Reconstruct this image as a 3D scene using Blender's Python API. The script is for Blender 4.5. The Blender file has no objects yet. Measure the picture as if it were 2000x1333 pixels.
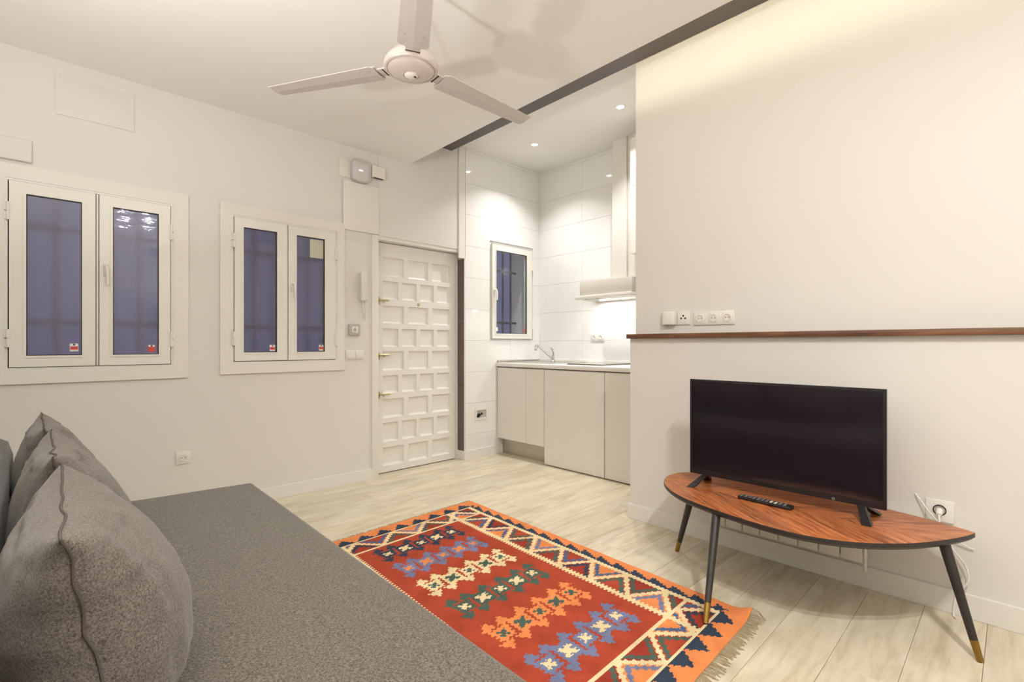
import bpy, bmesh, math, random
from mathutils import Vector, Matrix, noise
random.seed(7)
SC = bpy.context.scene
COL = SC.collection
PI = math.pi

# ------------------------------------------------------------------ camera, world, exposure
H_CAM = 1.12
cd = bpy.data.cameras.new('camera'); cam = bpy.data.objects.new('camera', cd); COL.objects.link(cam)
cd.sensor_width = 36.0; cd.lens = 949.0/2000.0*36.0; cd.shift_y = 0.00375
cd.clip_start = 0.02; cd.clip_end = 60
cam.location = (0, 0, H_CAM); cam.rotation_euler = (PI/2, 0, math.radians(-43.93))
SC.camera = cam
SC.view_settings.view_transform = 'Standard'; SC.view_settings.look = 'None'
SC.view_settings.exposure = 0.16; SC.view_settings.gamma = 1.0; SC.view_settings.use_curve_mapping = False
W = bpy.data.worlds.new('dusk'); SC.world = W; W.use_nodes = True
W.node_tree.nodes['Background'].inputs[0].default_value = (0.092, 0.098, 0.185, 1)
W.node_tree.nodes['Background'].inputs[1].default_value = 1.0

# powers of the room's lamps and of the added uplighters (used by the lamp builders below)
P_LIVING = 22.5       # each of the two living room downlights behind the viewer
P_COVE = 6.4         # LED strip in the cove above the right wall
P_DOWN = 8.5         # each kitchen downlight
P_HOOD = 1.6          # lamps under the hood
P_UP = 5.0           # floor uplighter added behind the viewer to brighten the ceiling
P_WALL = 23.0         # each unseen wall uplighter added above the sofa to brighten the ceiling
WARM = (1.0, 0.968, 0.935); COOL = (1.0, 0.985, 0.965); AMBER = (1.0, 0.88, 0.66)

# ------------------------------------------------------------------ helpers
def lin(r, g, b):
    f = lambda c: (c/255/12.92) if c/255 <= 0.04045 else ((c/255+0.055)/1.055)**2.4
    return (f(r), f(g), f(b), 1.0)

MATS = {}
def mat(name, col, rough=0.5, metal=0.0, noise_s=None, noise_a=0.06, bump=0.0, bump_s=80, coat=0.0, spec=None, emit=None):
    if name in MATS: return MATS[name]
    m = bpy.data.materials.new(name); m.use_nodes = True; nt = m.node_tree
    b = nt.nodes['Principled BSDF']
    c = lin(*col)
    b.inputs['Base Color'].default_value = c
    b.inputs['Roughness'].default_value = rough; b.inputs['Metallic'].default_value = metal
    if spec is not None: b.inputs['Specular IOR Level'].default_value = spec
    if coat: b.inputs['Coat Weight'].default_value = coat; b.inputs['Coat Roughness'].default_value = 0.04
    if emit:
        b.inputs['Emission Color'].default_value = (*emit[0], 1); b.inputs['Emission Strength'].default_value = emit[1]
    tc = None
    if noise_s or bump:
        tc = nt.nodes.new('ShaderNodeTexCoord')
    if noise_s:
        n = nt.nodes.new('ShaderNodeTexNoise'); n.inputs['Scale'].default_value = noise_s; n.inputs['Detail'].default_value = 4
        nt.links.new(tc.outputs['Object'], n.inputs['Vector'])
        mx = nt.nodes.new('ShaderNodeMix'); mx.data_type = 'RGBA'
        mx.inputs[6].default_value = tuple(max(0, v*(1-noise_a)) for v in c[:3])+(1,)
        mx.inputs[7].default_value = tuple(min(1, v*(1+noise_a)) for v in c[:3])+(1,)
        nt.links.new(n.outputs['Fac'], mx.inputs[0]); nt.links.new(mx.outputs[2], b.inputs['Base Color'])
    if bump:
        n2 = nt.nodes.new('ShaderNodeTexNoise'); n2.inputs['Scale'].default_value = bump_s; n2.inputs['Detail'].default_value = 3
        nt.links.new(tc.outputs['Object'], n2.inputs['Vector'])
        bp = nt.nodes.new('ShaderNodeBump'); bp.inputs['Strength'].default_value = bump; bp.inputs['Distance'].default_value = 0.003
        nt.links.new(n2.outputs['Fac'], bp.inputs['Height']); nt.links.new(bp.outputs['Normal'], b.inputs['Normal'])
    MATS[name] = m
    return m

ORG = {}
def BM(): return bmesh.new()
def box(bm, x0, x1, y0, y1, z0, z1, bev=0.0, seg=2):
    if x0 > x1: x0, x1 = x1, x0
    if y0 > y1: y0, y1 = y1, y0
    if z0 > z1: z0, z1 = z1, z0
    r = bmesh.ops.create_cube(bm, size=1.0, matrix=Matrix.Translation(((x0+x1)/2, (y0+y1)/2, (z0+z1)/2)) @ Matrix.Diagonal((x1-x0, y1-y0, z1-z0, 1)))
    if bev:
        es = list({e for v in r['verts'] for e in v.link_edges})
        bmesh.ops.bevel(bm, geom=es, offset=bev, segments=seg, profile=0.5, affect='EDGES')
    return bm
def bx(*a, **k): return box(BM(), *a, **k)
def prism(bm, pts, z0, z1):
    lo = [bm.verts.new((x, y, z0)) for x, y in pts]; hi = [bm.verts.new((x, y, z1)) for x, y in pts]
    bm.faces.new(lo); bm.faces.new(hi); n = len(pts)
    for i in range(n): bm.faces.new((lo[i], lo[(i+1) % n], hi[(i+1) % n], hi[i]))
    return bm
def lathe(bm, prof, c=(0, 0, 0), axis=(0, 0, 1), seg=24):
    """prof: (radius, height) along axis from c"""
    a = Vector(axis).normalized(); t = Vector((1, 0, 0)) if abs(a.x) < 0.9 else Vector((0, 1, 0))
    u = a.cross(t).normalized(); v = a.cross(u); c = Vector(c); rings = []
    for r, h in prof:
        if r < 1e-6: rings.append([bm.verts.new(c+a*h)])
        else: rings.append([bm.verts.new(c+a*h+(u*math.cos(2*PI*i/seg)+v*math.sin(2*PI*i/seg))*r) for i in range(seg)])
    for A, B in zip(rings, rings[1:]):
        for i in range(seg):
            j = (i+1) % seg
            if len(A) == 1 and len(B) == 1: continue
            if len(A) == 1: bm.faces.new((A[0], B[j], B[i]))
            elif len(B) == 1: bm.faces.new((A[i], A[j], B[0]))
            else: bm.faces.new((A[i], A[j], B[j], B[i]))
    for R in (rings[0], rings[-1]):
        if len(R) > 2: bm.faces.new(R)
    return bm
def rod(bm, p, q, r0, r1=None, seg=12):
    p, q = Vector(p), Vector(q); r1 = r0 if r1 is None else r1
    return lathe(bm, [(r0, 0), (r1, (q-p).length)], p, q-p, seg)
def tube(bm, pts, r, seg=8, smooth_n=6, closed=False):
    P = [Vector(p) for p in pts]
    if smooth_n and len(P) > 2:
        Q = []; n = len(P)
        rng = range(n) if closed else range(n-1)
        for i in rng:
            p0 = P[(i-1) % n] if (closed or i > 0) else P[0]
            p1, p2 = P[i], P[(i+1) % n]; p3 = P[(i+2) % n] if (closed or i+2 < n) else P[-1]
            for k in range(smooth_n):
                t = k/smooth_n
                Q.append(0.5*((2*p1)+(p2-p0)*t+(2*p0-5*p1+4*p2-p3)*t*t+(3*p1-p0-3*p2+p3)*t**3))
        if not closed: Q.append(P[-1])
        P = Q
    rings = []; n = len(P); prev = None
    for i in range(n):
        d = (P[(i+1) % n]-P[i-1]) if closed else (P[min(i+1, n-1)]-P[max(i-1, 0)])
        d = d.normalized() if d.length > 1e-9 else Vector((0, 0, 1))
        if prev is None: u = d.orthogonal().normalized()
        else:
            u = prev-d*prev.dot(d); u = u.normalized() if u.length > 1e-6 else d.orthogonal().normalized()
        prev = u; v = d.cross(u)
        rings.append([bm.verts.new(P[i]+(u*math.cos(2*PI*k/seg)+v*math.sin(2*PI*k/seg))*r) for k in range(seg)])
    for i in range(n if closed else n-1):
        A, B = rings[i], rings[(i+1) % n]
        for k in range(seg): bm.faces.new((A[k], A[(k+1) % seg], B[(k+1) % seg], B[k]))
    if not closed: bm.faces.new(rings[0]); bm.faces.new(rings[-1])
    return bm
def smooth_mesh(me, ang=35):
    for p in me.polygons: p.use_smooth = True
    try: me.set_sharp_from_angle(angle=math.radians(ang))
    except Exception: pass
def obj(name, bm, m, parent=None, loc=None, smooth=True, recalc=True):
    if recalc: bmesh.ops.recalc_face_normals(bm, faces=bm.faces)
    me = bpy.data.meshes.new(name); bm.to_mesh(me); bm.free()
    if m is not None: me.materials.append(m)
    if smooth: smooth_mesh(me)
    o = bpy.data.objects.new(name, me); COL.objects.link(o)
    if parent is not None:
        org = ORG[parent.name]; o.parent = parent
    else:
        org = Vector(loc) if loc is not None else Vector((0, 0, 0)); o.location = org
    me.transform(Matrix.Translation(-org)); ORG[o.name] = org.copy()
    return o
def tag(o, label=None, cat=None, group=None, kind=None):
    if label: o['label'] = label
    if cat: o['category'] = cat
    if group: o['group'] = group
    if kind: o['kind'] = kind
    return o
def thing(name, loc, label, cat, group=None, kind=None):
    o = bpy.data.objects.new(name, None); COL.objects.link(o); o.location = loc; o.empty_display_size = 0.05
    ORG[o.name] = Vector(loc)
    return tag(o, label, cat, group, kind)
def struct(name, bm, m, label, cat, parent=None):
    o = obj(name, bm, m, parent, smooth=False)
    if parent is None: tag(o, label, cat, kind='structure')
    return o
def cut(rects, hole):
    hx0, hx1, hz0, hz1 = hole; out = []
    for (x0, x1, z0, z1) in rects:
        if hx1 <= x0 or hx0 >= x1 or hz1 <= z0 or hz0 >= z1: out.append((x0, x1, z0, z1)); continue
        if hx0 > x0: out.append((x0, hx0, z0, z1))
        if hx1 < x1: out.append((hx1, x1, z0, z1))
        a, b = max(x0, hx0), min(x1, hx1)
        if hz0 > z0: out.append((a, b, z0, hz0))
        if hz1 < z1: out.append((a, b, hz1, z1))
    return out
class Frame:
    """local axes on a wall: u right, v up, w out of the wall"""
    def __init__(s, o, u, w): s.o = Vector(o); s.u = Vector(u); s.w = Vector(w)
    def p(s, u, v, w): return s.o+s.u*u+Vector((0, 0, v))+s.w*w
    def box(s, bm, u0, u1, v0, v1, w0, w1, bev=0, seg=2):
        a, b = s.p(u0, v0, w0), s.p(u1, v1, w1)
        return box(bm, a.x, b.x, a.y, b.y, a.z, b.z, bev, seg)
def FW(x, z, y): return Frame((x, y, z), (1, 0, 0), (0, -1, 0))     # on a wall that faces -y
def FT(y, z, x): return Frame((x, y, z), (0, -1, 0), (-1, 0, 0))    # on a wall that faces -x

# ------------------------------------------------------------------ materials
M_WALL = mat('wall_paint', (228, 225, 219), 0.62, noise_s=1.4, noise_a=0.012, bump=0.05, bump_s=60)
M_CEIL = mat('ceiling_paint', (243, 241, 237), 0.7, noise_s=1.1, noise_a=0.01)
M_TRIM = mat('white_trim_paint', (234, 231, 224), 0.38, noise_s=3, noise_a=0.01)
M_DOOR = mat('white_door_enamel', (236, 233, 226), 0.32, noise_s=6, noise_a=0.012, bump=0.06, bump_s=25)
M_PVC = mat('white_window_lacquer', (236, 234, 226), 0.3, noise_s=5, noise_a=0.01)
M_PLASTIC = mat('white_plastic', (236, 233, 226), 0.3, noise_s=9, noise_a=0.01)
M_CREAMPL = mat('cream_plastic', (232, 228, 217), 0.35, noise_s=9, noise_a=0.012)
M_GREYPL = mat('pale_grey_plastic', (190, 186, 178), 0.35, noise_s=9, noise_a=0.012)
M_TILE = mat('white_gloss_tile', (240, 239, 236), 0.07, noise_s=2, noise_a=0.006, coat=0.3)
M_GROUT = mat('pale_grout', (234, 232, 228), 0.8, noise_s=40, noise_a=0.03)
M_BROWN = mat('brown_grey_tile', (108, 92, 88), 0.35, noise_s=12, noise_a=0.06)
M_CAB = mat('white_gloss_laminate', (236, 232, 224), 0.16, noise_s=2, noise_a=0.008)
M_TOP = mat('white_worktop', (240, 238, 232), 0.22, noise_s=30, noise_a=0.012)
M_ALU = mat('brushed_aluminium', (186, 180, 168), 0.32, 0.85, noise_s=60, noise_a=0.05)
M_CHROME = mat('chrome', (225, 226, 228), 0.07, 1.0, noise_s=8, noise_a=0.01)
M_STEEL = mat('sink_steel', (205, 204, 198), 0.25, 1.0, noise_s=70, noise_a=0.03)
M_BLACKGL = mat('black_hob_glass', (28, 28, 30), 0.06, noise_s=5, noise_a=0.02)
M_BEAM = mat('dark_grey_beam_paint', (98, 90, 90), 0.5, noise_s=9, noise_a=0.10, bump=0.1, bump_s=40)
M_FAN = mat('fan_enamel', (204, 196, 192), 0.4, noise_s=7, noise_a=0.015)
M_FANHUB = mat('fan_hub_enamel', (208, 197, 191), 0.25, noise_s=7, noise_a=0.012)
M_BLACK = mat('black_plastic', (30, 26, 29), 0.35, noise_s=30, noise_a=0.05)
M_SCREEN = mat('tv_screen', (24, 17, 27), 0.13, noise_s=3, noise_a=0.02, spec=1.0)
M_BRASS = mat('brass', (156, 126, 66), 0.34, 1.0, noise_s=20, noise_a=0.06)
M_OLDBRASS = mat('worn_brass', (196, 184, 140), 0.3, 0.9, noise_s=60, noise_a=0.2)
M_LEG = mat('black_brown_lacquer', (46, 40, 38), 0.42, noise_s=25, noise_a=0.1)
M_DARKHOLE = mat('dark_hole', (22, 20, 18), 0.8, noise_s=20, noise_a=0.05)
M_GASKET = mat('dark_gasket', (60, 58, 56), 0.7, noise_s=20, noise_a=0.05)
M_IRON = mat('iron_bars', (52, 54, 58), 0.6, noise_s=20, noise_a=0.1)
M_RED = mat('red_sticker', (212, 70, 62), 0.5, noise_s=60, noise_a=0.05)
M_STWHITE = mat('white_sticker', (240, 236, 232), 0.5, noise_s=60, noise_a=0.02)
M_PAPER = mat('pale_paper', (196, 196, 178), 0.7, noise_s=20, noise_a=0.03)
M_UNDER = mat('floor_screed', (150, 138, 112), 0.9, noise_s=20, noise_a=0.05)
M_SEAM = mat('dark_seam_thread', (86, 79, 74), 0.85, noise_s=200, noise_a=0.2)
M_FRINGE = mat('rug_fringe', (176, 160, 128), 0.95, noise_s=60, noise_a=0.2)
def emis(name, col, s): return mat(name, (255, 250, 240), 0.5, emit=(col, s), noise_s=5, noise_a=0.01)

def fabric(name, dark, light, scale):
    m = bpy.data.materials.new(name); m.use_nodes = True; nt = m.node_tree; b = nt.nodes['Principled BSDF']
    b.inputs['Roughness'].default_value = 0.95; b.inputs['Specular IOR Level'].default_value = 0.15
    b.inputs['Sheen Weight'].default_value = 0.25; b.inputs['Sheen Roughness'].default_value = 0.5
    tc = nt.nodes.new('ShaderNodeTexCoord')
    n = nt.nodes.new('ShaderNodeTexNoise'); n.inputs['Scale'].default_value = scale; n.inputs['Detail'].default_value = 2; n.inputs['Roughness'].default_value = 0.7
    n2 = nt.nodes.new('ShaderNodeTexNoise'); n2.inputs['Scale'].default_value = 5; n2.inputs['Detail'].default_value = 2
    wv = nt.nodes.new('ShaderNodeTexNoise'); wv.inputs['Scale'].default_value = scale*0.62
    mp = nt.nodes.new('ShaderNodeMapping'); mp.inputs['Scale'].default_value = (1, 1, 1.6)
    nt.links.new(tc.outputs['Object'], mp.inputs['Vector'])
    nt.links.new(mp.outputs['Vector'], n.inputs['Vector']); nt.links.new(tc.outputs['Object'], n2.inputs['Vector']); nt.links.new(tc.outputs['Object'], wv.inputs['Vector'])
    ad = nt.nodes.new('ShaderNodeMath'); ad.operation = 'ADD'
    nt.links.new(n.outputs['Fac'], ad.inputs[0]); nt.links.new(wv.outputs['Fac'], ad.inputs[1])
    rp = nt.nodes.new('ShaderNodeValToRGB'); rp.color_ramp.elements[0].position = 0.36; rp.color_ramp.elements[1].position = 0.64
    rp.color_ramp.elements[0].color = lin(*dark); rp.color_ramp.elements[1].color = lin(*light)
    hf = nt.nodes.new('ShaderNodeMath'); hf.operation = 'MULTIPLY'; hf.inputs[1].default_value = 0.5
    nt.links.new(ad.outputs[0], hf.inputs[0]); nt.links.new(hf.outputs[0], rp.inputs['Fac'])
    nt.links.new(rp.outputs['Color'], b.inputs['Base Color'])
    bp = nt.nodes.new('ShaderNodeBump'); bp.inputs['Strength'].default_value = 0.35; bp.inputs['Distance'].default_value = 0.002
    nt.links.new(n.outputs['Fac'], bp.inputs['Height']); nt.links.new(bp.outputs['Normal'], b.inputs['Normal'])
    return m
M_SOFA = fabric('sofa_fabric', (58, 53, 47), (136, 128, 116), 330)
M_CUSH = fabric('cushion_fabric', (70, 63, 58), (138, 128, 119), 480)

def plank_mat():
    m = bpy.data.materials.new('pale_oak_plank'); m.use_nodes = True; nt = m.node_tree; b = nt.nodes['Principled BSDF']
    b.inputs['Roughness'].default_value = 0.33
    tc = nt.nodes.new('ShaderNodeTexCoord'); oi = nt.nodes.new('ShaderNodeObjectInfo')
    ml = nt.nodes.new('ShaderNodeMath'); ml.operation = 'MULTIPLY'; ml.inputs[1].default_value = 37.0
    nt.links.new(oi.outputs['Random'], ml.inputs[0])
    ad = nt.nodes.new('ShaderNodeVectorMath'); ad.operation = 'ADD'
    nt.links.new(tc.outputs['Object'], ad.inputs[0]); nt.links.new(ml.outputs[0], ad.inputs[1])
    mp = nt.nodes.new('ShaderNodeMapping'); mp.inputs['Scale'].default_value = (1.1, 9.0, 1.0); nt.links.new(ad.outputs[0], mp.inputs['Vector'])
    n = nt.nodes.new('ShaderNodeTexNoise'); n.inputs['Scale'].default_value = 2.2; n.inputs['Detail'].default_value = 8; n.inputs['Roughness'].default_value = 0.62; n.inputs['Distortion'].default_value = 0.6
    nt.links.new(mp.outputs[0], n.inputs['Vector'])
    mp2 = nt.nodes.new('ShaderNodeMapping'); mp2.inputs['Scale'].default_value = (2.2, 4.5, 1.0); nt.links.new(ad.outputs[0], mp2.inputs['Vector'])
    n2 = nt.nodes.new('ShaderNodeTexNoise'); n2.inputs['Scale'].default_value = 2.0; n2.inputs['Detail'].default_value = 3
    nt.links.new(mp2.outputs[0], n2.inputs['Vector'])
    rp = nt.nodes.new('ShaderNodeValToRGB')
    e = rp.color_ramp.elements; e[0].position = 0.28; e[0].color = lin(196, 182, 154); e[1].position = 0.72; e[1].color = lin(232, 223, 203)
    k = e.new(0.48); k.color = lin(220, 208, 183)
    nt.links.new(n.outputs['Fac'], rp.inputs['Fac'])
    mx = nt.nodes.new('ShaderNodeMix'); mx.data_type = 'RGBA'; mx.blend_type = 'MULTIPLY'
    rp2 = nt.nodes.new('ShaderNodeValToRGB'); rp2.color_ramp.elements[0].position = 0.25; rp2.color_ramp.elements[0].color = (0.80, 0.78, 0.74, 1); rp2.color_ramp.elements[1].position = 0.55; rp2.color_ramp.elements[1].color = (1, 1, 1, 1)
    nt.links.new(n2.outputs['Fac'], rp2.inputs['Fac'])
    mx.inputs[0].default_value = 0.8
    nt.links.new(rp.outputs['Color'], mx.inputs[6]); nt.links.new(rp2.outputs['Color'], mx.inputs[7])
    hs = nt.nodes.new('ShaderNodeHueSaturation')
    mr = nt.nodes.new('ShaderNodeMapRange'); mr.inputs['To Min'].default_value = 0.93; mr.inputs['To Max'].default_value = 1.06
    nt.links.new(oi.outputs['Random'], mr.inputs['Value']); nt.links.new(mr.outputs[0], hs.inputs['Value'])
    nt.links.new(mx.outputs[2], hs.inputs['Color']); nt.links.new(hs.outputs[0], b.inputs['Base Color'])
    bp = nt.nodes.new('ShaderNodeBump'); bp.inputs['Strength'].default_value = 0.08; bp.inputs['Distance'].default_value = 0.002
    nt.links.new(n.outputs['Fac'], bp.inputs['Height']); nt.links.new(bp.outputs['Normal'], b.inputs['Normal'])
    return m
M_PLANK = plank_mat()

def wood_mat(name, dark, mid, light, scale=(1, 1, 1), rough=0.35, chevron=None):
    m = bpy.data.materials.new(name); m.use_nodes = True; nt = m.node_tree; b = nt.nodes['Principled BSDF']
    b.inputs['Roughness'].default_value = rough
    L = nt.links.new
    tc = nt.nodes.new('ShaderNodeTexCoord')
    src = tc.outputs['Object']; strip = None
    if chevron:
        # leaf veneer: strips run off a centre line at an angle, mirrored on its two sides
        sp = nt.nodes.new('ShaderNodeSeparateXYZ'); L(src, sp.inputs[0])
        ab = nt.nodes.new('ShaderNodeMath'); ab.operation = 'ABSOLUTE'; L(sp.outputs['X'], ab.inputs[0])
        def lc(a, ka, bb, kb):
            p = nt.nodes.new('ShaderNodeMath'); p.operation = 'MULTIPLY'; p.inputs[1].default_value = ka; L(a, p.inputs[0])
            q = nt.nodes.new('ShaderNodeMath'); q.operation = 'MULTIPLY_ADD'; q.inputs[1].default_value = kb; L(bb, q.inputs[0]); L(p.outputs[0], q.inputs[2])
            return q.outputs[0]
        c, s = math.cos(chevron), math.sin(chevron)
        along = lc(sp.outputs['Y'], c, ab.outputs[0], s); across = lc(sp.outputs['Y'], -s, ab.outputs[0], c)
        cb = nt.nodes.new('ShaderNodeCombineXYZ'); L(along, cb.inputs[0]); L(across, cb.inputs[1])
        sg = nt.nodes.new('ShaderNodeMath'); sg.operation = 'GREATER_THAN'; sg.inputs[1].default_value = 0; L(sp.outputs['X'], sg.inputs[0]); L(sg.outputs[0], cb.inputs[2])
        src = cb.outputs[0]
        dv = nt.nodes.new('ShaderNodeMath'); dv.operation = 'DIVIDE'; dv.inputs[1].default_value = 0.075; L(across, dv.inputs[0])
        fl = nt.nodes.new('ShaderNodeMath'); fl.operation = 'FLOOR'; L(dv.outputs[0], fl.inputs[0])
        wn = nt.nodes.new('ShaderNodeTexWhiteNoise'); wn.noise_dimensions = '2D'
        c2 = nt.nodes.new('ShaderNodeCombineXYZ'); L(fl.outputs[0], c2.inputs[0]); L(sg.outputs[0], c2.inputs[1]); L(c2.outputs[0], wn.inputs['Vector'])
        strip = wn.outputs['Value']
    mp = nt.nodes.new('ShaderNodeMapping'); mp.inputs['Scale'].default_value = scale; L(src, mp.inputs['Vector'])
    n = nt.nodes.new('ShaderNodeTexNoise'); n.inputs['Scale'].default_value = 1.0; n.inputs['Detail'].default_value = 6; n.inputs['Roughness'].default_value = 0.6; n.inputs['Distortion'].default_value = 0.8
    L(mp.outputs[0], n.inputs['Vector'])
    rp = nt.nodes.new('ShaderNodeValToRGB'); e = rp.color_ramp.elements
    e[0].position = 0.30; e[0].color = lin(*dark); e[1].position = 0.70; e[1].color = lin(*light); k = e.new(0.47); k.color = lin(*mid)
    L(n.outputs['Fac'], rp.inputs['Fac']); out = rp.outputs['Color']
    if strip is not None:
        hs = nt.nodes.new('ShaderNodeHueSaturation'); mr = nt.nodes.new('ShaderNodeMapRange'); mr.inputs['To Min'].default_value = 0.78; mr.inputs['To Max'].default_value = 1.12
        L(strip, mr.inputs['Value']); L(mr.outputs[0], hs.inputs['Value']); L(out, hs.inputs['Color']); out = hs.outputs[0]
    L(out, b.inputs['Base Color'])
    return m
M_VENEER = wood_mat('leaf_veneer', (84, 40, 20), (178, 100, 54), (216, 142, 88), (6, 85, 1), 0.30, chevron=math.radians(-37))
M_LEDGE = wood_mat('ledge_wood', (68, 42, 27), (108, 70, 46), (136, 94, 64), (40, 3, 40), 0.4)

def pane_mat(name, tint, rough, bump, coatr, scale=(18, 18, 60)):
    m = bpy.data.materials.new(name); m.use_nodes = True; nt = m.node_tree; b = nt.nodes['Principled BSDF']
    b.inputs['Base Color'].default_value = tint; b.inputs['Transmission Weight'].default_value = 1.0
    b.inputs['Roughness'].default_value = rough; b.inputs['IOR'].default_value = 1.45
    b.inputs['Coat Weight'].default_value = 1.0; b.inputs['Coat Roughness'].default_value = coatr
    tc = nt.nodes.new('ShaderNodeTexCoord'); mp = nt.nodes.new('ShaderNodeMapping'); mp.inputs['Scale'].default_value = scale
    n = nt.nodes.new('ShaderNodeTexNoise'); n.inputs['Scale'].default_value = 1.0; n.inputs['Detail'].default_value = 2
    nt.links.new(tc.outputs['Object'], mp.inputs[0]); nt.links.new(mp.outputs[0], n.inputs['Vector'])
    bp = nt.nodes.new('ShaderNodeBump'); bp.inputs['Strength'].default_value = bump; bp.inputs['Distance'].default_value = 0.01
    nt.links.new(n.outputs['Fac'], bp.inputs['Height']); nt.links.new(bp.outputs['Normal'], b.inputs['Coat Normal'])
    return m
M_FROST = pane_mat('obscure_glass', (0.55, 0.52, 0.64, 1), 0.34, 0.02, 0.10)
M_RIPPLE = pane_mat('rippled_glass', (0.55, 0.52, 0.64, 1), 0.34, 0.05, 0.03, (11, 11, 34))
def clear_mat():
    m = bpy.data.materials.new('clear_glass'); m.use_nodes = True; nt = m.node_tree; nt.nodes.remove(nt.nodes['Principled BSDF'])
    tr = nt.nodes.new('ShaderNodeBsdfTransparent'); tr.inputs[0].default_value = (.93, .94, .96, 1); gl = nt.nodes.new('ShaderNodeBsdfGlossy'); gl.inputs['Roughness'].default_value = .01
    mx = nt.nodes.new('ShaderNodeMixShader')
    mx.inputs[0].default_value = .05; nt.links.new(tr.outputs[0], mx.inputs[1]); nt.links.new(gl.outputs[0], mx.inputs[2]); nt.links.new(mx.outputs[0], nt.nodes['Material Output'].inputs[0])
    return m
M_CLEAR = clear_mat()

# ------------------------------------------------------------------ the setting
YW, XT, XU, YE, ZC, ZK, XK = 3.735, 2.735, 2.80, 1.735, 2.724, 3.044, 4.014
X0, Y0 = -0.46, -1.85
# floor: screed plus single planks
floor = struct('floor', bx(X0-.1, XK+.1, Y0-.1, YW+.3, -0.06, -0.012), M_UNDER, 'pale oak plank floor of the whole flat', 'floor')
PW = 0.193; y = Y0; row = 0
plank_meshes = {}
while y < YW+0.10:
    x = X0 - random.uniform(0.0, 1.2)
    while x < XK:
        a, bb = max(x, X0), min(x+1.285, XK)
        y1 = min(y+PW, YW+0.12)
        if bb-a > 0.02:
            key = (round(bb-a, 3), round(y1-y, 3))
            if key not in plank_meshes:
                o = obj('plank', bx(-(bb-a)/2+.0006, (bb-a)/2-.0006, -(y1-y)/2+.0006, (y1-y)/2-.0006, -0.012, 0, 0.0008, 1), M_PLANK, floor, smooth=False)
                plank_meshes[key] = o.data
            else:
                o = bpy.data.objects.new('plank', plank_meshes[key]); COL.objects.link(o); o.parent = floor
            o.location = ((a+bb)/2, (y+y1)/2, 0)
        x += 1.285
    y += PW; row += 1

# ceilings
struct('ceiling', prism(BM(), [(X0-.1, Y0-.1), (2.275, Y0-.1), (2.338, YW), (X0-.1, YW)], ZC, ZC+0.075), M_CEIL, 'lowered white ceiling of the living room with the fan', 'ceiling')
struct('ceiling_kitchen', bx(2.0, XK+.12, Y0-.1, YW+.25, ZK, ZK+.08), M_CEIL, 'higher white ceiling above the kitchen corner', 'ceiling')
struct('trim_1', bx(2.02, 2.06, Y0-.1, YW, ZC+.075, ZK), M_CEIL, 'white board closing the void above the lowered ceiling', 'trim')

# window wall with openings (x0,x1,z0,z1)
OP1 = (-0.150, 0.592, 0.985, 2.012); OP2 = (0.925, 1.665, 0.992, 2.014); OPD = (1.975, 2.945, -0.05, 2.04)
OP3 = (3.272, 3.892, 1.176, 2.176)
def wall_y(rects, y0, y1):
    bm = BM()
    for x0, x1, z0, z1 in rects: box(bm, x0, x1, y0, y1, z0, z1)
    return bm
R = [(X0-.1, 2.945, -0.06, ZK+.02)]
for h in (OP1, OP2, OPD): R = cut(R, h)
struct('wall_left', wall_y(R, YW, YW+.25), M_WALL, 'white window wall with two casement windows and the panelled door', 'wall')
R = cut([(2.945, XK+.1, -0.06, ZK+.02)], OP3)
wk = struct('wall_kitchen_left', wall_y(R, YW-.012, YW+.345), M_GROUT, 'white tiled kitchen wall with the small barred window', 'wall')
wb = struct('wall_kitchen_back', bx(XK, XK+.12, 1.2, YW+.25, -0.06, ZK+.02), M_GROUT, 'white tiled kitchen wall behind the worktop and hood', 'wall')
TH, TWd = 0.308, 0.60
GJ = 0.0007
ROWZ = [1.162+TH*i for i in range(-4, 7)]
for i, z in enumerate(ROWZ):
    za, zb = max(z, 0.0), min(z+TH, ZK)
    if zb-za < 0.01: continue
    x = 2.949
    while x < XK-.002:
        xb = min(x+TWd, XK)
        for (a, b2, c, d) in cut([(x+GJ, xb-GJ, za+GJ, zb-GJ)], (OP3[0]-.008, OP3[1]+.008, OP3[2]-.008, OP3[3]+.008)):
            obj('tile', bx(a, b2, YW-.022, YW-.012, c, d, 0.0008, 1), M_TILE, wk, smooth=False)
        x = xb
    yb = YW-.022
    while yb > 1.45:
        ya = max(yb-TWd, 1.45)
        obj('tile', bx(XK-.010, XK, ya+GJ, yb-GJ, za+GJ, zb-GJ, 0.0008, 1), M_TILE, wb, smooth=False)
        yb = ya
# brown tiles on the return beside the door
for z0, z1 in ((0.09, 0.72), (0.7225, 1.348), (1.3505, 1.955)):
    obj('return_tile', bx(2.936, 2.945, YW-.008, YW+.092, z0, z1, 0.0008, 1), M_BROWN, wk, smooth=False)['label'] = 'dark brown tile on the narrow return beside the door'
struct('trim_2', bx(2.872, 2.9475, YW-.020, YW-.0005, 1.958, ZK, 0.002), M_TRIM, 'white painted strip above the brown tiles beside the door', 'trim')
obj('corner_bead', bx(2.9365, 2.9475, YW-.0235, YW-.0125, 0.09, 1.957, 0.002), M_TRIM, wk)
struct('wall_kitchen_right', bx(2.95, XK+.1, 1.2, 1.45, -0.06, ZK+.02), M_WALL, 'hidden end wall of the kitchen corner', 'wall')
bm = BM(); box(bm, XT, 2.95, Y0-.1, YE, -0.06, 1.160); box(bm, XU, 2.95, Y0-.1, YE, 1.160, ZK)
struct('wall_right', bm, M_WALL, 'white wall behind the television with a recessed upper half', 'wall')
struct('wall_rear', bx(X0-.1, XU+.1, Y0-.1, Y0, -0.06, ZK), M_WALL, 'white wall of the living room behind the viewer', 'wall')
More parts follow.
